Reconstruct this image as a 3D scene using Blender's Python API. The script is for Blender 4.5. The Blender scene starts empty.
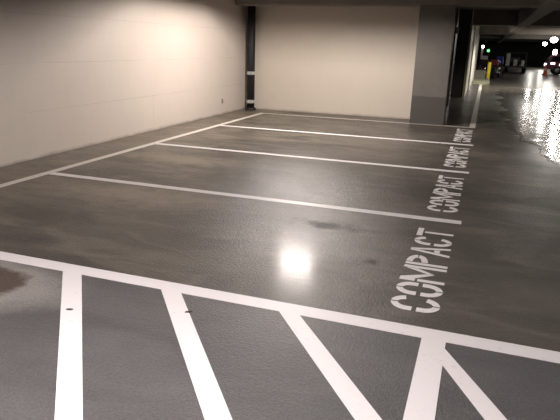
import bpy, bmesh, math, random
from mathutils import Vector, Matrix
random.seed(7)
SC = bpy.context.scene
COL = SC.collection
PI = math.pi

# ------------------------------------------------------------------ helpers
def obj(name, bm, mats, parent=None, smooth=False):
    me = bpy.data.meshes.new(name)
    bmesh.ops.recalc_face_normals(bm, faces=bm.faces)
    bm.to_mesh(me); bm.free()
    for m in (mats if isinstance(mats, (list, tuple)) else [mats]):
        me.materials.append(m)
    if smooth:
        for p in me.polygons: p.use_smooth = True
    o = bpy.data.objects.new(name, me); COL.objects.link(o)
    if parent: o.parent = parent
    return o

def empty(name, loc, rz=0.0):
    o = bpy.data.objects.new(name, None); COL.objects.link(o)
    o.location = loc; o.rotation_euler = (0, 0, rz); o.empty_display_size = .1
    return o

def tag(o, label, cat, group=None, kind=None):
    o['label'] = label; o['category'] = cat
    if group: o['group'] = group
    if kind: o['kind'] = kind
    return o

def struct(o, label=None):
    o['kind'] = 'structure'
    if label: o['label'] = label
    return o

def box(bm, x0, x1, y0, y1, z0, z1, bev=0.0):
    r = bmesh.ops.create_cube(bm, size=1.0)
    vs = r['verts']
    for v in vs:
        v.co = Vector(((x0+x1)/2 + v.co.x*(x1-x0), (y0+y1)/2 + v.co.y*(y1-y0), (z0+z1)/2 + v.co.z*(z1-z0)))
    if bev > 0:
        es = list({e for v in vs for e in v.link_edges})
        bmesh.ops.bevel(bm, geom=es, offset=bev, segments=2, affect='EDGES', profile=.6)

def lathe(bm, prof, n=24, c=(0, 0, 0), axis='z'):
    rings = []
    for (r, h) in prof:
        ring = []
        for i in range(n):
            a = 2*PI*i/n
            p = (r*math.cos(a), r*math.sin(a), h)
            if axis == 'y': p = (p[0], p[2], p[1])
            if axis == 'x': p = (p[2], p[0], p[1])
            ring.append(bm.verts.new((c[0]+p[0], c[1]+p[1], c[2]+p[2])))
        rings.append(ring)
    for a, b in zip(rings, rings[1:]):
        for i in range(n):
            bm.faces.new((a[i], a[(i+1) % n], b[(i+1) % n], b[i]))
    bm.faces.new(rings[0][::-1]); bm.faces.new(rings[-1])

def tube(bm, pts, r, n=10):
    pts = [Vector(p) for p in pts]
    rings = []
    for k, p in enumerate(pts):
        d = (pts[min(k+1, len(pts)-1)] - pts[max(k-1, 0)]).normalized()
        a = d.orthogonal().normalized() if k == 0 else (rings[-1][1] - d*rings[-1][1].dot(d)).normalized()
        b = d.cross(a)
        rr = r[k] if isinstance(r, (list, tuple)) else r
        rings.append(([bm.verts.new(p + a*rr*math.cos(2*PI*i/n) + b*rr*math.sin(2*PI*i/n)) for i in range(n)], a))
    for (A, _), (B, _) in zip(rings, rings[1:]):
        for i in range(n):
            bm.faces.new((A[i], A[(i+1) % n], B[(i+1) % n], B[i]))
    bm.faces.new(rings[0][0][::-1]); bm.faces.new(rings[-1][0])

def prism(bm, pts, d0, d1, plane='xy'):
    """polygon pts (2-D) extruded between d0 and d1 along the third axis"""
    def P(p, d):
        if plane == 'xy': return (p[0], p[1], d)
        if plane == 'xz': return (p[0], d, p[1])
        return (d, p[0], p[1])
    a = [bm.verts.new(P(p, d0)) for p in pts]; b = [bm.verts.new(P(p, d1)) for p in pts]
    n = len(pts)
    bm.faces.new(a); bm.faces.new(b)
    for i in range(n):
        bm.faces.new((a[i], a[(i+1) % n], b[(i+1) % n], b[i]))

# ------------------------------------------------------------------ materials
class N:
    def __init__(s, name):
        s.m = bpy.data.materials.new(name); s.m.use_nodes = True
        s.t = s.m.node_tree; s.b = s.t.nodes['Principled BSDF']; s.out = s.t.nodes['Material Output']
    def n(s, typ, **kw):
        nd = s.t.nodes.new(typ)
        for k, v in kw.items():
            if k.startswith('i_'):
                nd.inputs[k[2:].replace('_', ' ')].default_value = v
            else: setattr(nd, k, v)
        return nd
    def l(s, a, b): s.t.links.new(a, b)
    def pos(s):
        if not hasattr(s, '_p'): s._p = s.n('ShaderNodeNewGeometry').outputs['Position']
        return s._p
    def xyz(s):
        if not hasattr(s, '_x'):
            q = s.n('ShaderNodeSeparateXYZ'); s.l(s.pos(), q.inputs[0]); s._x = q.outputs
        return s._x
    def math(s, op, a, b=None, c=None, clamp=False):
        nd = s.n('ShaderNodeMath', operation=op); nd.use_clamp = clamp
        for i, v in enumerate((a, b, c)):
            if v is None: continue
            if isinstance(v, (int, float)): nd.inputs[i].default_value = v
            else: s.l(v, nd.inputs[i])
        return nd.outputs[0]
    def noise(s, scale, detail=4, rough=.55, vec=None, dist=0.0, out='Fac'):
        nd = s.n('ShaderNodeTexNoise'); nd.inputs['Scale'].default_value = scale
        nd.inputs['Detail'].default_value = detail; nd.inputs['Roughness'].default_value = rough
        nd.inputs['Distortion'].default_value = dist
        s.l(vec if vec is not None else s.pos(), nd.inputs['Vector'])
        return nd.outputs[out]
    def scaled(s, sx, sy, sz, off=(0, 0, 0)):
        nd = s.n('ShaderNodeMapping'); nd.inputs['Scale'].default_value = (sx, sy, sz)
        nd.inputs['Location'].default_value = off
        s.l(s.pos(), nd.inputs['Vector']); return nd.outputs[0]
    def mapr(s, v, a, b, c=0.0, d=1.0, smooth=False):
        nd = s.n('ShaderNodeMapRange'); nd.clamp = True
        if smooth: nd.interpolation_type = 'SMOOTHSTEP'
        s.l(v, nd.inputs['Value'])
        for k, x in zip(('From Min', 'From Max', 'To Min', 'To Max'), (a, b, c, d)): nd.inputs[k].default_value = x
        return nd.outputs[0]
    def mix(s, f, a, b, typ='MIX'):
        nd = s.n('ShaderNodeMix', data_type='RGBA', blend_type=typ)
        for sock, v in ((nd.inputs[0], f), (nd.inputs[6], a), (nd.inputs[7], b)):
            if isinstance(v, (int, float)): sock.default_value = v
            elif isinstance(v, tuple): sock.default_value = (*v, 1) if len(v) == 3 else v
            else: s.l(v, sock)
        return nd.outputs[2]
    def bump(s, h, strength, dist):
        nd = s.n('ShaderNodeBump'); nd.inputs['Strength'].default_value = strength; nd.inputs['Distance'].default_value = dist
        s.l(h, nd.inputs['Height']); s.l(nd.outputs[0], s.b.inputs['Normal']); return nd

def simple(name, col, rough=.5, metal=0.0, var=.12, scale=12, emit=0.0, ecol=None):
    k = N(name)
    f = k.noise(scale, 3)
    c = k.mix(f, tuple(x*(1-var) for x in col), tuple(min(1, x*(1+var)) for x in col))
    k.l(c, k.b.inputs['Base Color'])
    k.b.inputs['Roughness'].default_value = rough; k.b.inputs['Metallic'].default_value = metal
    if emit:
        k.b.inputs['Emission Color'].default_value = (*(ecol or col), 1); k.b.inputs['Emission Strength'].default_value = emit
    return k.m

# --- floor: worn dark concrete, damp, with a wet area on the drive lane
def floor_mat():
    k = N('worn damp concrete'); X, Y = k.xyz()[0], k.xyz()[1]
    big = k.noise(.55, 5, .6, k.scaled(.7, 1.3, 1), .6)
    mid = k.noise(2.1, 5, .62, k.scaled(.6, 1.5, 1), .9)
    fine = k.noise(38, 4, .7)
    base = k.mix(k.mapr(big, .38, .62), FLOOR_A, FLOOR_B)
    base = k.mix(k.mapr(mid, .48, .68, 0, .7), base, FLOOR_C)
    def blob(cx, cy, rx, ry, n=.5):
        a = k.math('DIVIDE', k.math('SUBTRACT', X, cx), rx); b = k.math('DIVIDE', k.math('SUBTRACT', Y, cy), ry)
        d = k.math('SQRT', k.math('ADD', k.math('MULTIPLY', a, a), k.math('MULTIPLY', b, b)))
        nn = k.noise(5.5, 5, .6)
        return k.math('ADD', d, k.math('MULTIPLY', k.math('SUBTRACT', nn, .5), n*2.4))
    # dusty tan drift towards the left wall
    dust = k.math('MULTIPLY', k.mapr(X, 3.2, -.4, 0, 1, True), k.mapr(mid, .40, .60))
    base = k.mix(k.math('MULTIPLY', dust, .55), base, FLOOR_D)
    strip = k.mapr(k.math('ADD', X, k.math('MULTIPLY', mid, .06)), .04, -.04)
    base = k.mix(k.math('MULTIPLY', strip, .35), base, FLOOR_D)
    tan = k.math('MAXIMUM', k.mapr(blob(1.35, -.42, 1.1, .36, .55), 1.25, .3), k.mapr(blob(1.1, 1.5, .9, .35, .6), 1.2, .4))
    base = k.mix(k.math('MULTIPLY', tan, .9), base, (.30, .255, .19))
    dk = k.math('MAXIMUM', k.mapr(blob(1.15, -1.42, .7, .26, .7), 1.2, .4), k.mapr(blob(2.5, .62, .9, .25, .7), 1.2, .4))
    base = k.mix(k.math('MULTIPLY', dk, .75), base, (.055, .048, .036))
    # oily dark blots and skids in the stalls
    oil = k.mapr(k.noise(1.3, 3, .5, k.scaled(.8, 1.9, 1, (3.1, 7.7, 0)), .4), .60, .74)
    base = k.mix(k.math('MULTIPLY', oil, .55), base, (.045, .040, .036))
    skid = k.math('MAXIMUM', k.mapr(blob(3.76, -.62, .34, .13, 1.15), 1.3, .2), k.mapr(blob(4.30, -1.38, .07, .07, .9), 1.3, .4))
    base = k.mix(k.math('MULTIPLY', skid, .8), base, (.035, .031, .029))
    # hatched zone: cooler grey coating beyond the wide line
    zone = k.mapr(Y, -2.38, -2.40)
    cool = k.mix(k.mapr(mid, .35, .7), COOL_A, COOL_B)
    d = blob(1.70, -2.80, .58, .27, .28)
    cool = k.mix(k.math('MULTIPLY', k.mapr(d, 1.75, 1.1), .85), cool, (.33, .31, .285))
    cool = k.mix(k.math('MULTIPLY', k.mapr(d, .98, .80), .95), cool, (.085, .060, .045))
    base = k.mix(zone, base, cool)
    base = k.mix(k.mapr(k.noise(70, 3, .7), .35, .65, 0, .42), base, (.03, .03, .03))
    k.l(base, k.b.inputs['Base Color'])
    # wetness
    edge = k.math('ADD', k.math('SUBTRACT', X, k.math('MULTIPLY', k.mapr(Y, 3.5, 9, 1, 0, True), .45)),
                  k.math('MULTIPLY', k.math('SUBTRACT', k.noise(.7, 4, .5), .5), 1.1))
    w1 = k.math('MULTIPLY', k.math('MAXIMUM', k.mapr(edge, 5.40, 5.66, 0, 1, True), k.mapr(edge, 4.9, 5.5, 0, .45, True)), k.mapr(Y, 3.2, 4.0, 0, 1, True))
    w2 = k.mapr(k.math('ADD', Y, k.math('MULTIPLY', k.noise(.5, 3), 5)), 16, 21, 0, .35, True)
    w1 = k.math('MULTIPLY', w1, k.mapr(k.math('ADD', Y, k.math('MULTIPLY', k.noise(.4, 3), 6)), 28, 23, 0, 1, True))
    wet = k.math('MAXIMUM', w1, w2)
    damp = k.mapr(k.noise(.9, 4, .6, k.scaled(.8, 1.4, 1, (9, 2, 0))), .35, .65)
    r_dry = k.mapr(damp, 0, 1, ROUGH_LO, ROUGH_HI)
    r = k.math('ADD', k.math('MULTIPLY', r_dry, k.math('SUBTRACT', 1.0, wet)), k.math('MULTIPLY', wet, WET_R))
    k.l(r, k.b.inputs['Roughness'])
    k.l(k.math('MULTIPLY', k.mapr(skid, 0, 1, 1, .25), k.mapr(wet, 0, 1, .27, .5)), k.b.inputs['Specular IOR Level'])
    k.l(k.mapr(skid, 0, 1, COAT, 0), k.b.inputs['Coat Weight']); k.b.inputs['Coat Roughness'].default_value = COAT_R; k.b.inputs['Coat IOR'].default_value = 1.4
    wb = k.mapr(wet, 0, .4)
    h = k.math('ADD', k.math('MULTIPLY', fine, k.math('SUBTRACT', 1.0, wb)),
               k.math('MULTIPLY', k.noise(85, 2, .6), k.math('MULTIPLY', k.math('SUBTRACT', 1.0, wb), .8)))
    ripple = k.math('MULTIPLY', k.noise(1.3, 1, .5, k.scaled(.45, .8, 1)), k.math('MULTIPLY', wet, 4.5))
    k.bump(k.math('ADD', h, ripple), .8, .006)
    return k.m

def wall_mat(name, axes, ca, cb, joint, kick=None):
    """painted block wall; axes picks the two position axes (along, up)"""
    k = N(name); A, Z = k.xyz()[axes], k.xyz()[2]
    cv = k.n('ShaderNodeCombineXYZ'); k.l(A, cv.inputs[0]); k.l(Z, cv.inputs[1])
    def brick(w, h, mort):
        b = k.n('ShaderNodeTexBrick'); k.l(cv.outputs[0], b.inputs['Vector'])
        b.inputs['Scale'].default_value = 1; b.inputs['Brick Width'].default_value = w; b.inputs['Row Height'].default_value = h
        b.inputs['Mortar Size'].default_value = mort; b.inputs['Mortar Smooth'].default_value = .4
        return b.outputs['Fac']
    f1 = brick(7.3, .635, .008); f2 = brick(.406, .2117, .005)
    broken = k.mapr(k.noise(.9, 4, .6), .40, .62)
    n1 = k.noise(.8, 5, .6); n2 = k.noise(7, 4, .6, k.scaled(1, 1, .35))
    c = k.mix(n1, ca, cb)
    c = k.mix(k.mapr(n2, .45, .8, 0, .10), c, tuple(x*.7 for x in ca))
    j = k.math('MULTIPLY', f1, k.math('MULTIPLY', broken, joint))
    j = k.math('ADD', j, k.math('MULTIPLY', f2, joint*.12), clamp=True)
    c = k.mix(j, c, tuple(x*.45 for x in ca))
    # dark brown line along the floor
    base_line = k.mapr(k.math('ADD', Z, k.math('MULTIPLY', k.noise(3, 4), .10)), .10, .045)
    c = k.mix(k.math('MULTIPLY', base_line, .6), c, (.16, .13, .10))
    k.l(c, k.b.inputs['Base Color']); k.b.inputs['Roughness'].default_value = .55
    k.bump(k.math('SUBTRACT', k.noise(60, 3), k.math('ADD', f2, f1)), .25, .003)
    return k.m

def concrete_mat(name, ca, cb, rough=.7, kick=None, kc=None):
    k = N(name); n1 = k.noise(1.6, 5, .6, k.scaled(1, 1, .5)); n2 = k.noise(14, 4, .65)
    c = k.mix(k.mapr(n1, .3, .7), ca, cb); c = k.mix(k.mapr(n2, .4, .8, 0, .25), c, tuple(x*.6 for x in ca))
    if kick:
        z = k.math('ADD', k.xyz()[2], k.math('MULTIPLY', k.math('SUBTRACT', k.noise(2.3, 4), .5), .05))
        c = k.mix(k.mapr(z, kick, kick-.03), c, kc)
    k.l(c, k.b.inputs['Base Color']); k.b.inputs['Roughness'].default_value = rough
    k.bump(n2, .3, .004); return k.m

def paint_mat(name, col, wear=.35, worn=(.22, .21, .2)):
    k = N(name)
    n1 = k.noise(26, 5, .7); n2 = k.noise(1.8, 3)
    w = k.math('MULTIPLY', k.mapr(n1, .56, .70), k.mapr(n2, .42, .65, .25, 1))
    c = k.mix(n2, tuple(x*.94 for x in col), col)
    c = k.mix(k.math('MULTIPLY', w, wear), c, worn)
    k.l(c, k.b.inputs['Base Color']); k.b.inputs['Roughness'].default_value = .5
    k.bump(n1, .2, .002); return k.m

COAT, COAT_R = .095, .18
FLOOR_A = (.060, .054, .046); FLOOR_B = (.122, .108, .090); FLOOR_C = (.185, .162, .130); FLOOR_D = (.25, .21, .155)
COOL_A = (.098, .096, .095); COOL_B = (.134, .130, .128)
ROUGH_LO, ROUGH_HI, WET_R = .34, .44, .17

M_floor = floor_mat()
M_left = wall_mat('painted block wall cream', 1, (.565, .50, .44), (.615, .55, .485), .28)
M_back = wall_mat('painted smooth wall cream', 0, (.525, .47, .395), (.56, .50, .425), .06)
M_white = wall_mat('painted wall off-white', 1, (.74, .72, .67), (.80, .78, .73), .25)
M_ceil = concrete_mat('bare ceiling concrete', (.16, .145, .13), (.21, .19, .165), .8)
M_beam = concrete_mat('bare beam concrete', (.17, .15, .135), (.22, .195, .17), .75)
M_column = concrete_mat('grey painted column', (.104, .094, .083), (.134, .121, .107), .48, .62, (.060, .054, .047))
M_dark = concrete_mat('shade-dark column', (.035, .035, .035), (.05, .05, .048), .6)  # column face in shadow: the shade is put into this dark colour
M_far = concrete_mat('near-black far concrete', (.016, .015, .014), (.024, .022, .020), .8)  # far darkness is set by this near-black base colour
M_paint = paint_mat('white line paint', (.765, .735, .735))
M_paint_old = paint_mat('older white line paint', (.66, .62, .56), .6)
M_stencil = paint_mat('white stencil paint', (.80, .77, .755), .4)
M_kerb = concrete_mat('pale kerb concrete', (.30, .30, .20), (.38, .37, .27), .8)
M_block = concrete_mat('grey block concrete', (.20, .19, .16), (.26, .25, .21), .8)
M_yellow = simple('yellow safety paint', (.85, .72, .06), .45)
M_yellow_edge = simple('yellow edge paint', (.45, .45, .22), .5)
M_black = simple('black pipe paint', (.010, .010, .012), .6)
M_clamp = simple('pale clamp metal', (.42, .42, .41), .5)
M_conduit = simple('dull dark conduit', (.075, .072, .068), .85)
M_scrap = simple('dark scrap', (.06, .045, .03), .8)
M_grey = simple('grey box paint', (.38, .37, .42), .4)
M_orange = simple('orange cone plastic', (.85, .16, .06), .5)
M_rubber = simple('black rubber', (.015, .015, .015), .8)
M_rim = simple('pale wheel metal', (.45, .45, .42), .35, .6)
M_cart = simple('dark cart body', (.03, .03, .032), .45)
M_pale = simple('pale plastic box', (.75, .75, .66), .5)
M_red = simple('dark red car paint', (.16, .02, .03), .4)
M_glass = simple('dark vehicle glass', (.02, .02, .03), .08)
M_blue = simple('blue fairing', (.05, .06, .35), .4)
M_whitep = simple('white fairing', (.72, .72, .72), .35)
M_pink = simple('red luggage', (.30, .05, .06), .5)
M_post = simple('pale post paint', (.62, .55, .50), .5)
M_chrome = simple('dull chrome', (.5, .5, .5), .25, .9)
M_lamp = simple('lit lamp lens', (1, .95, .85), .5, emit=25, ecol=(1, .95, .86))
M_lamp_small = simple('lit small lamp', (1, 1, 1), .5, emit=8, ecol=(1, .97, .95))
M_headlamp = simple('lit headlamp', (1, 1, 1), .5, emit=3, ecol=(1, .85, .86))
M_green = simple('lit green lens', (.2, .9, .4), .5, emit=1.2, ecol=(.25, .9, .4))
M_housing = simple('lamp housing', (.3, .3, .3), .5)

# ------------------------------------------------------------------ setting
WX, BY = -.735, 8.05
SLAB = 2.90
def slab(name, mat, *b, label=None, bev=0):
    bm = bmesh.new(); box(bm, *b, bev); return struct(obj(name, bm, mat), label)

slab('floor', M_floor, WX-.3, 26, -14, 75, -.2, 0)
slab('ceiling', M_ceil, WX-.3, 26, -14, 75, SLAB, SLAB+.25)
slab('wall_left', M_left, WX-.25, WX, -14, BY+.25, 0, SLAB)
slab('wall_back', M_back, WX, 3.50, BY, BY+.25, 0, SLAB)
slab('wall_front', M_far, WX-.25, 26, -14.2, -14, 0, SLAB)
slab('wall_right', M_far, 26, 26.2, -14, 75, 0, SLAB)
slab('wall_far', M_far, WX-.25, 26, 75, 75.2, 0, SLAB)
# concrete wall end closing the bay (grey, with a darker foot)
slab('column', M_column, 3.50, 4.235, 7.33, 8.95, 0, SLAB, bev=.012)
slab('column', M_dark, 3.75, 4.32, 15.7, 16.5, 0, SLAB)
# white wall beside the lane with shallow pilasters
bm = bmesh.new(); box(bm, 4.10, 4.36, 16.5, 29.8, 0, SLAB)
for y in (19.2, 22.7, 26.2, 29.5): box(bm, 4.30, 4.42, y-.22, y+.22, 0, SLAB)
struct(obj('wall_side', bm, M_white))
bm = bmesh.new(); box(bm, 4.32, 4.36, 15.70, 16.5, 0, SLAB)
struct(obj('wall_end', bm, M_white))
slab('trim_1', M_yellow_edge, 4.29, 4.365, 15.67, 15.70, 0, 2.42)
# beams across the bays and the long girder over the lane
BZ = 2.42
for y0, y1 in ((7.33, 7.75), (15.9, 16.5), (27.2, 27.8), (38.5, 39.1), (49.8, 50.4), (-3.6, -3.0)):
    bm = bmesh.new(); bz = 2.46 if 7 < y0 < 8 else BZ
    prism(bm, [(y0-.04, SLAB), (y0, bz+.02), (y0+.02, bz), (y1-.02, bz), (y1, bz+.02), (y1+.01, SLAB)], WX if y0 < 8 else 4.0, 26, 'yz')
    struct(obj('beam', bm, M_beam))
bm = bmesh.new()
prism(bm, [(5.76, SLAB), (5.80, BZ+.02), (5.82, BZ), (6.13, BZ), (6.15, BZ+.02), (6.19, SLAB)], -14, 75, 'xz')
struct(obj('girder', bm, M_beam))
# low kerb island at the end of the lane line
bm = bmesh.new()
prism(bm, [(4.43, 24.4), (5.05, 24.4), (5.22, 24.9), (5.24, 27.6), (5.0, 28.4), (4.43, 28.4)], 0, .11)
tag(obj('kerb_island', bm, M_kerb), 'low pale concrete kerb island at the end of the lane line below the yellow bollard', 'kerb')
bm = bmesh.new(); box(bm, 4.43, 4.99, 27.5, 28.1, .11, .56, .02)
tag(obj('concrete_block', bm, M_block), 'low grey concrete block on the kerb island between white wall and yellow bollard', 'concrete block')

# ------------------------------------------------------------------ painted lines
T = .002
def line(name, pts, mat, label, cat='painted line', group=None):
    bm = bmesh.new(); prism(bm, pts, 0, T)
    return tag(obj(name, bm, mat), label, cat, group)
def rect(x0, x1, y0, y1): return [(x0, y0), (x1, y0), (x1, y1), (x0, y1)]
line('stall_line', rect(-.055, .055, -9, 7.36), M_paint_old, 'long white painted line running along the foot of the left wall')
G = 'white lines between the compact stalls'
lw = .055
line('stall_line', rect(.055, 4.91, -lw, lw), M_paint, 'white stall line reaching the top of the largest COMPACT word, nearest of three', group=G)
line('stall_line', rect(.055, 4.91, 2.44-lw, 2.44+lw), M_paint, 'middle of the three white stall lines, just beyond the second COMPACT word', group=G)
line('stall_line', rect(.055, 4.91, 4.88-lw, 4.88+lw), M_paint, 'farthest of the three white stall lines, second before the cream back wall', group=G)
line('stall_line', rect(.055, 4.775, 7.28, 7.36), M_paint_old, 'thin faded white line along the foot of the cream back wall and grey column')
line('lane_line', rect(4.775, 4.895, 7.28, 24.38), M_paint_old, 'white lane line running away past the grey column towards the yellow bollard')
line('boundary_line', rect(.055, 10, -2.452, -2.322), M_paint, 'widest white line crossing the whole picture between the stalls and the hatched zone')
H = 'white diagonal stripes of the hatched zone'
def hatch(l0, l1, r0, r1, ye):
    f = lambda a, b, y: a[0] + (b[0]-a[0])*(y-a[1])/(b[1]-a[1])
    return [(f(l0, l1, -2.452), -2.452), (f(r0, r1, -2.452), -2.452), (f(r0, r1, ye), ye), (f(l0, l1, ye), ye)]
line('hatch_stripe', hatch((2.25, -2.43), (3.36, -3.82), (2.42, -2.44), (3.47, -3.77), -5.2), M_paint,
     'leftmost white diagonal stripe, beside the brown stain in the hatched zone', group=H)
line('hatch_stripe', hatch((3.07, -2.45), (3.97, -3.58), (3.23, -2.46), (4.08, -3.53), -4.4), M_paint,
     'second white diagonal stripe from the left in the hatched zone', group=H)
line('hatch_stripe', hatch((3.89, -2.42), (4.59, -3.33), (4.04, -2.44), (4.70, -3.28), -3.42), M_paint,
     'white diagonal stripe ending below the bright glare, third from the left', group=H)
line('hatch_border', rect(4.79, 4.925, -7.5, -2.452), M_paint, 'straight white stripe dropping from the wide line below the largest COMPACT word')
line('hatch_stripe', [(4.925, -2.53), (5.62, -3.75), (5.48, -3.75), (4.925, -2.71)], M_paint,
     'white diagonal stripe at the lower right, branching off the straight stripe')

def scrap(x, y, rz, label):
    bm = bmesh.new(); prism(bm, [(-.022, -.004), (-.006, -.010), (.012, -.008), (.024, .002), (.008, .009), (-.012, .008)], T, T+.004)
    for v in bm.verts:
        if v.co.x > .015: v.co.z += .004
    o = obj('leaf_scrap', bm, M_scrap); o.location = (x, y, 0); o.rotation_euler.z = rz
    tag(o, label, 'scrap', 'dark scraps lying on the stripes')
scrap(2.715, -2.93, .2, 'tiny dark scrap lying on the leftmost diagonal stripe')
scrap(3.40, -2.68, .5, 'tiny dark scrap lying on the right edge of the second diagonal stripe')

# ------------------------------------------------------------------ COMPACT stencils
LH, LW = .315, .215
def quarter(top, left, w, h, st, sb, leg, slit=.010):
    """one piece of a round stencil letter in (a,b): a along the word, b up"""
    cx = w/2; bc = h*.30; ro_a = w/2; ro_b = h/2 - bc*.55
    base = h/2 + leg; cy = h - ro_b
    out, inn = [], []
    for i in range(9):
        t = PI/2*i/8
        out.append((cx - ro_a*math.cos(t), cy + ro_b*math.sin(t)))
        inn.append((cx - (ro_a-st)*math.cos(t), cy + (ro_b-sb)*math.sin(t)))
    out = [(min(a, cx-slit), b) for a, b in out]; inn = [(min(a, cx-slit), b) for a, b in inn]
    pts = []
    if base < cy:
        pts = [(0, base)] + out + inn[::-1] + [(st, base)]
    else:
        # cut the arc at the leg height
        o2 = [p for p in out if p[1] > base]; i2 = [p for p in inn if p[1] > base]
        pts = o2 + i2[::-1]
    if not left: pts = [(w-a, b) for a, b in pts]
    if not top: pts = [(a, h-b) for a, b in pts]
    return pts
def letter_polys(ch):
    h = LH; g = .015; s = .041
    if ch in 'CO':
        w = LW; P = []
        for top in (1, 0):
            P.append(quarter(top, 1, w, h, .056, .044, g))
            P.append(quarter(top, 0, w, h, .056, .044, g if ch == 'O' else .062))
        return P, w
    if ch == 'M':
        w = .30
        return [[(0, 0), (s, 0), (s, h*.60), (0, h*.60)],
                [(0, h*.66), (0, h), (.055, h), (w/2+.006, h*.42), (w/2+.006, h*.26), (.05, h*.66)],
                [(w/2+.016, h*.27), (w/2+.016, h*.44), (w-s-.012, h*.93), (w-s-.012, h*.66)],
                [(w-s, 0), (w, 0), (w, h), (w-s, h)]], w
    if ch == 'P':
        w = LW; P = [[(0, 0), (s, 0), (s, h), (0, h)]]
        c = (.060, h*.74); ra, rb = w-.060, h*.26; st, sb = .062, .048
        def arc(t0, t1):
            o = []; i_ = []
            for k in range(9):
                t = t0 + (t1-t0)*k/8
                o.append((c[0]+ra*math.cos(t), c[1]+rb*math.sin(t))); i_.append((c[0]+(ra-st)*math.cos(t), c[1]+(rb-sb)*math.sin(t)))
            return o + i_[::-1]
        P.append(arc(PI/2, .07)); P.append(arc(-.07, -PI/2)); return P, w
    if ch == 'A':
        w = LW; m = w/2
        return [[(0, 0), (s, 0), (m-.002, h*.80), (m-.002, h), (m-.024, h)],
                [(w, 0), (w-s, 0), (m+.008, h*.80), (m+.008, h), (m+.024, h)],
                [(s+.034, h*.26), (w-s-.034, h*.26), (w-s-.046, h*.40), (s+.046, h*.40)]], w
    if ch == 'T':
        w = LW; m = w/2
        return [[(0, h*.84), (w, h*.84), (w, h), (0, h)], [(m-s/2, 0), (m+s/2, 0), (m+s/2, h*.79), (m-s/2, h*.79)]], w
def word(y0, label):
    root = empty('stencil_word', (4.86, y0, 0))
    a = 0
    for ch in 'COMPACT':
        polys, w = letter_polys(ch)
        bm = bmesh.new()
        for p in polys: prism(bm, [(-b, a+u) for u, b in p], 0, T)
        obj('letter', bm, M_stencil, root)
        a += w + .032
    return tag(root, label, 'floor lettering', 'COMPACT words stencilled on the stalls')
Y0 = -2.115
word(Y0, 'nearest and largest white COMPACT word stencilled on the dark floor')
word(Y0+2.44, 'second white COMPACT word from the front, between the first two stall lines')
word(Y0+4.88, 'third white COMPACT word, between the middle and the farthest stall lines')
word(Y0+7.32, 'smallest COMPACT word, stencilled at the foot of the grey column')

# ------------------------------------------------------------------ corner pipe
pc = (-.535, 7.875)
root = empty('drain_pipe', (pc[0], pc[1], 0))
bm = bmesh.new(); lathe(bm, [(.098, 0), (.098, SLAB)], 32)
obj('pipe', bm, M_black, root, True)
for z in (.205, .90):
    bm = bmesh.new(); lathe(bm, [(.100, z-.04), (.106, z-.036), (.106, z+.036), (.100, z+.04)], 32)
    box(bm, .04, .08, -.13, -.085, z-.036, z+.036, .006)
    cl = obj('clamp', bm, M_clamp, root, False)
    bm = bmesh.new(); lathe(bm, [(.010, -.145), (.010, -.13)], 10, (.07, 0, z), 'y'); obj('bolt', bm, M_chrome, cl)
bm = bmesh.new(); lathe(bm, [(.14, 0), (.14, .03), (.11, .06), (.10, .06)], 32); obj('collar', bm, M_black, root, True)
tag(root, 'tall black pipe with two pale clamps standing in the far corner of the cream walls', 'pipe')

# conduit and small box at the column's right edge
root = empty('conduit', (4.255, 7.60, 0))
bm = bmesh.new(); tube(bm, [(0, 0, 0), (0, 0, 2.42)], .018); obj('tube', bm, M_conduit, root, True)
bm = bmesh.new(); tube(bm, [(.0, -.02, 0), (.0, -.02, .40)], .024); obj('guard', bm, M_clamp, root, True)
tag(root, 'thin grey conduit running up the right edge of the grey column', 'conduit')
root = empty('junction_box', (4.23, 8.0, 2.0))
bm = bmesh.new(); box(bm, 0, .07, -.05, .05, -.07, .07, .008); obj('housing', bm, M_grey, root)
bm = bmesh.new(); box(bm, .02, .085, -.062, -.05, -.05, .05, .006); obj('cover', bm, M_grey, root)
tag(root, 'small pale box fixed high on the right side of the grey column', 'junction box')
# rusty stub on the left wall
bm = bmesh.new(); box(bm, WX, WX+.02, 6.59, 6.65, .25, .35, .006); 
tag(obj('wall_plate', bm, M_block), 'tiny grey plate low on the left wall near the black pipe', 'wall plate')

# ------------------------------------------------------------------ far objects
root = empty('bollard', (5.13, 27.3, .11))
bm = bmesh.new(); lathe(bm, [(.085, 0), (.085, .84), (.07, .885), (.03, .905)], 24); obj('post', bm, M_yellow, root, True)
bm = bmesh.new(); lathe(bm, [(.10, 0), (.10, .03), (.087, .045)], 24); obj('base', bm, M_block, root, True)
tag(root, 'yellow bollard standing on the kerb island at the end of the lane line', 'bollard')

root = empty('traffic_cone', (9.02, 40.3, 0))
bm = bmesh.new(); box(bm, -.19, .19, -.19, .19, 0, .03, .01); obj('base', bm, M_orange, root)
bm = bmesh.new(); lathe(bm, [(.15, .03), (.03, .70), (.02, .71)], 24); obj('body', bm, M_orange, root, True)
bm = bmesh.new(); lathe(bm, [(.104, .32), (.080, .46)], 24); obj('band', bm, M_whitep, root, True)
tag(root, 'orange traffic cone standing on the lit far floor before the red car', 'traffic cone')

def wheel(parent, x, y, r, w, axis='x'):
    bm = bmesh.new()
    lathe(bm, [(r*.55, -w/2), (r*.9, -w/2), (r, -w*.3), (r, w*.3), (r*.9, w/2), (r*.55, w/2)], 24, (x, y, r), axis)
    o = obj('wheel', bm, M_rubber, parent, True)
    bm = bmesh.new(); lathe(bm, [(r*.2, -w*.53), (r*.54, -w*.50), (r*.54, w*.50), (r*.2, w*.53)], 20, (x, y, r), axis)
    obj('rim', bm, M_rim, o, True)

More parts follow.
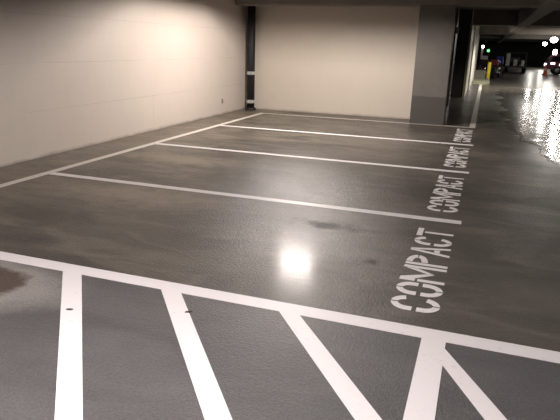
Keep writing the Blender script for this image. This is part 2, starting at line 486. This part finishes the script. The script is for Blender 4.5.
# utility cart seen from behind, with pale boxes on a low dark deck
root = empty('utility_cart', (7.12, 43.2, 0))
bm = bmesh.new(); box(bm, -.80, .78, -.6, 1.9, .36, .52, .03); obj('deck', bm, M_cart, root)
for x in (-.62, .66):
    for y in (-.25, 1.5): wheel(root, x, y, .24 if x < 0 else .27, .20)
bm = bmesh.new(); box(bm, -.80, .80, .2, 1.9, 1.44, 1.50, .02); obj('canopy', bm, M_cart, root)
for x in (-.76, .74):
    for y in (.26, 1.84):
        bm = bmesh.new(); tube(bm, [(x, y, .5), (x, y, 1.46)], .03); obj('canopy_post', bm, M_cart, root)
bm = bmesh.new(); box(bm, -.66, .30, .75, .87, .62, 1.15, .05); box(bm, -.66, .30, .75, 1.3, .52, .66, .04); obj('seat', bm, M_cart, root)
bm = bmesh.new(); tube(bm, [(.32, -.55, .52), (.32, -.55, 1.0), (.74, -.55, 1.0), (.74, -.55, .52)], .02); obj('rail', bm, M_cart, root)
tag(root, 'small dark utility cart with canopy parked on the far floor, seen from behind', 'cart')
G = 'pale containers on the far cart'
for x0, x1, z1, lab in ((-.75, -.47, 1.42, 'tall pale container at the left end of the far dark cart'),
                        (-.20, .08, .97, 'pale square container at the middle of the far dark cart'),
                        (.36, .58, .93, 'yellowish pale container at the right of the far dark cart'),):
    root = empty('container', ((x0+x1)/2+7.12, 42.95, .523)); w = (x1-x0)/2; hh = z1-.52
    bm = bmesh.new(); box(bm, -w, w, -.17, .17, 0, hh-.05, .02); obj('body', bm, M_pale, root)
    bm = bmesh.new(); box(bm, -w*.9, w*.9, -.15, .15, hh-.05, hh, .015); obj('lid', bm, M_pale, root)
    tag(root, lab, 'container', G)

# red car at the right edge, side on, with lit lamps
root = empty('van', (9.15, 41.6, 0))
prof = [(0.05, .38), (0, .62), (.06, .92), (.28, 1.34), (.55, 1.42), (3.7, 1.44), (4.0, 1.35), (4.2, .92), (4.25, .60), (4.2, .36)]
bm = bmesh.new(); prism(bm, [(x, z) for x, z in prof], 0, 1.65, 'xz')
bmesh.ops.bevel(bm, geom=[e for e in bm.edges], offset=.05, segments=2, affect='EDGES'); obj('body', bm, M_red, root)
for x in (.78, 3.45):
    for y in (.10, 1.55): wheel(root, x, y, .31, .22, 'y')
bm = bmesh.new(); prism(bm, [(.22, .94), (.42, 1.28), (1.20, 1.34), (1.20, .94)], -.012, .01, 'xz'); obj('window', bm, M_glass, root)
bm = bmesh.new(); prism(bm, [(1.35, .94), (1.35, 1.34), (3.6, 1.36), (3.7, .94)], -.012, .01, 'xz'); obj('window', bm, M_glass, root)
for y in (.22, 1.40):
    bm = bmesh.new(); lathe(bm, [(.05, -.03), (.12, 0), (.12, .06)], 16, (0, y, .68), 'x'); obj('headlamp', bm, M_headlamp, root)
for x, z in ((.42, .80), (1.02, .72)):
    bm = bmesh.new(); box(bm, x-.15, x+.15, -.03, .03, z-.07, z+.07, .02); obj('side_lamp', bm, M_headlamp, root)
bm = bmesh.new(); box(bm, .36, .64, .3, .7, 1.42, 1.78, .1); obj('roof_lamp', bm, M_lamp_small, root)
tag(root, 'dark red van with glowing lamps behind the orange cone at the right edge', 'van')

# parked motorcycles beyond the island
def motorbike(x, y, rz, fair, bag, label):
    root = empty('motorcycle', (x, y, 0), rz)
    for xx in (-.70, .72):
        bm = bmesh.new()
        lathe(bm, [(.22, -.06), (.29, -.06), (.31, -.03), (.31, .03), (.29, .06), (.22, .06)], 24, (xx, 0, .31), 'y')
        wv = obj('wheel', bm, M_rubber, root, True)
        bm = bmesh.new(); lathe(bm, [(.05, -.05), (.05, .05)], 12, (xx, 0, .31), 'y')
        for i in range(6):
            a = i*PI/3; tube(bm, [(xx, 0, .31), (xx+.24*math.cos(a), 0, .31+.24*math.sin(a))], .012, 6)
        obj('spokes', bm, M_rim, wv)
    bm = bmesh.new(); box(bm, -.30, .28, -.15, .15, .26, .62, .06); obj('engine', bm, M_chrome, root)
    bm = bmesh.new(); tube(bm, [(.28, 0, .84), (.05, 0, .90), (-.18, 0, .80)], [.08, .16, .10], 14); obj('fuel_tank', bm, fair, root, True)
    bm = bmesh.new(); box(bm, -.72, -.12, -.14, .14, .70, .80, .04); obj('seat', bm, M_rubber, root)
    bm = bmesh.new(); prism(bm, [(.44, .78), (.64, .86), (.54, 1.10), (.40, 1.28), (.36, 1.02)], -.19, .19, 'xz')
    fo = obj('fairing', bm, fair, root)
    bm = bmesh.new(); lathe(bm, [(.06, 0), (.085, .03), (.085, .06)], 16, (.60, 0, .92), 'x'); obj('headlamp', bm, M_chrome, fo)
    for s in (-1, 1):
        bm = bmesh.new(); tube(bm, [(.40, s*.05, 1.0), (.36, s*.20, 1.06), (.22, s*.36, 1.02)], .015, 8); obj('handlebar', bm, M_rubber, root)
        bm = bmesh.new(); tube(bm, [(.72, s*.09, .31), (.45, s*.09, 1.0)], .025, 8); obj('fork', bm, M_chrome, root)
        bm = bmesh.new(); tube(bm, [(.1, s*.17, .28), (-.7, s*.19, .34)], .04, 10); obj('exhaust', bm, M_chrome, root)
    bm = bmesh.new(); box(bm, -.95, -.60, -.22, .22, .74, 1.08, .05); obj('top_case', bm, bag, root)
    bm = bmesh.new(); tube(bm, [(-.05, .1, .30), (-.12, .30, 0)], .014, 6); obj('stand', bm, M_rubber, root)
    tag(root, label, 'motorcycle', 'parked motorcycles beyond the island')
motorbike(4.82, 31.4, math.radians(90), M_whitep, M_rubber, 'white motorcycle parked behind the concrete block, left of the yellow bollard')
motorbike(5.62, 32.4, math.radians(76), M_blue, M_pink, 'blue motorcycle with red case parked right of the yellow bollard')

root = empty('lamp_post', (4.62, 32.6, 0))
bm = bmesh.new(); lathe(bm, [(.09, 0), (.09, .05), (.055, .07), (.055, 1.72)], 16); obj('pole', bm, M_post, root, True)
bm = bmesh.new(); lathe(bm, [(.03, 1.72), (.075, 1.76), (.085, 1.84), (.04, 1.89)], 16, (.03, 0, 0)); obj('lamp_head', bm, M_lamp_small, root, True)
tag(root, 'pale post with a small lit white lamp beside the end of the white wall', 'lamp post')
root = empty('signal_light', (5.0, 46.0, 2.42))
bm = bmesh.new(); tube(bm, [(0, 0, .0), (0, 0, -.72)], .015, 8); obj('hanger', bm, M_rubber, root)
bm = bmesh.new(); box(bm, -.17, .17, -.05, .05, -.98, -.72, .02); obj('housing', bm, M_rubber, root)
bm = bmesh.new(); lathe(bm, [(.12, -.075), (.12, -.05)], 20, (0, 0, -.85), 'y'); obj('lens', bm, M_green, root)
tag(root, 'tiny green light glowing in the dark right of the lit lamp post', 'light')

# ceiling lamps
def ceiling_lamp(x, y, label, power, r=.24):
    root = empty('ceiling_lamp', (x, y, SLAB))
    bm = bmesh.new(); lathe(bm, [(.03, 0), (.03, -.30), (r*.6, -.32), (r*.7, -.38)], 24); obj('housing', bm, M_housing, root, True)
    bm = bmesh.new(); lathe(bm, [(r*math.sin(PI*t/10), -.36-r*.8*(1-math.cos(PI*t/10))) for t in range(2, 10)]+[(.01, -.36-r*1.6)], 24); obj('lens', bm, M_lamp, root, True)
    tag(root, label, 'ceiling lamp', 'lit lamps under the far ceiling')
    light('lane_lamp_light', 'POINT', (x, y, SLAB-.36-r*1.6-.25), power, (1, .95, .86), .2)
def light(name, typ, loc, power, col, size, rot=(0, 0, 0), spot=None, blend=.2):
    d = bpy.data.lights.new(name, typ); d.energy = power; d.color = col
    d.shadow_soft_size = size
    if typ == 'SPOT': d.spot_size = math.radians(spot); d.spot_blend = blend
    o = bpy.data.objects.new(name, d); COL.objects.link(o); o.location = loc; o.rotation_euler = rot
    return o
ceiling_lamp(8.88, 36.0, 'brightest lit ceiling lamp at the upper right of the dark lane', 60, .22)
ceiling_lamp(10.2, 58.0, 'smaller lit ceiling lamp left of the brightest one above the dark lane', 60, .22)

# lights of the bay (outside the frame)
root = empty('ceiling_lamp', (1.86, 4.5, SLAB))
bm = bmesh.new()
for q in ((-.58, -.56, -.36, .36), (.56, .58, -.36, .36), (-.56, .56, -.36, -.34), (-.56, .56, .34, .36)): box(bm, *q, -.385, -.24)
box(bm, -.58, .58, -.36, .36, -.24, -.22); obj('hood', bm, M_housing, root)
bm = bmesh.new(); tube(bm, [(0, 0, 0), (0, 0, -.22)], .03); obj('stem', bm, M_housing, root)
tag(root, 'hooded lamp over the middle stall whose glare lies on the floor', 'ceiling lamp')
for dx in (-.22, 0, .22):
    light('bay_lamp_and_fill', 'SPOT', (1.86+dx, 4.5, 2.61), 205, (1, .90, .84), .06, spot=177, blend=.05)
light('bay_lamp_and_fill', 'SPOT', (3.3, -4.6, 2.42), 560, (1, .91, .90), .16, spot=174, blend=.15)  # unseen fill, added so the foreground floor and stripes are lit
light('lane_lamp_and_fill', 'SPOT', (9.6, 12.0, 2.38), 330, (1, .93, .82), .16, spot=162, blend=.2)
# lamps tucked up between the far beams: seen from here only as glare on the wet lane
for (x, y, pw, rad) in ((8.55, 25.6, 80, .16), (9.1, 25.2, 90, .16), (9.1, 55.0, 110, .12), (11.3, 56.0, 110, .28), (12.3, 56.6, 110, .28)):
    light('lane_lamp_and_fill', 'SPOT', (x, y, 2.72), pw, (1, .95, .86), rad, spot=178, blend=.02)
light('lane_lamp_and_fill', 'SPOT', (8.9, .6, 2.42), 170, (1, .92, .86), .12, spot=168, blend=.2)  # added fill, out of view, to lift the right floor and lettering
light('lane_lamp_and_fill', 'SPOT', (6.9, 21.5, 2.78), 800, (1, .94, .84), .2, spot=160, blend=.3)  # added fill hidden by a beam, brightens the white wall and bollard

w = bpy.data.worlds.new('world'); SC.world = w; w.use_nodes = True
w.node_tree.nodes['Background'].inputs[0].default_value = (.5, .45, .4, 1)
w.node_tree.nodes['Background'].inputs[1].default_value = .02

# ------------------------------------------------------------------ camera
f, pi, ya, ro = 564.16, -.285524, -.332752, .028345
fw = Vector((math.sin(ya)*math.cos(pi), math.cos(ya)*math.cos(pi), math.sin(pi)))
r0 = Vector((math.cos(ya), -math.sin(ya), 0)); u0 = r0.cross(fw)
r = r0*math.cos(ro) + u0*math.sin(ro); u = u0*math.cos(ro) - r0*math.sin(ro)
cd = bpy.data.cameras.new('camera'); cd.sensor_width = 36; cd.lens = f*36/560
cd.clip_start = .05; cd.clip_end = 300
co = bpy.data.objects.new('camera', cd); COL.objects.link(co)
m = Matrix((r, u, -fw)).transposed().to_4x4(); m.translation = Vector((4.95298, -5.49114, 1.604385))
co.matrix_world = m; SC.camera = co

vs = SC.view_settings
SC.display_settings.display_device = 'sRGB'
vs.view_transform = 'Standard'; vs.look = 'None'; vs.gamma = 1; vs.use_curve_mapping = False
vs.exposure = .12
SC.cycles.denoising_prefilter = 'NONE'
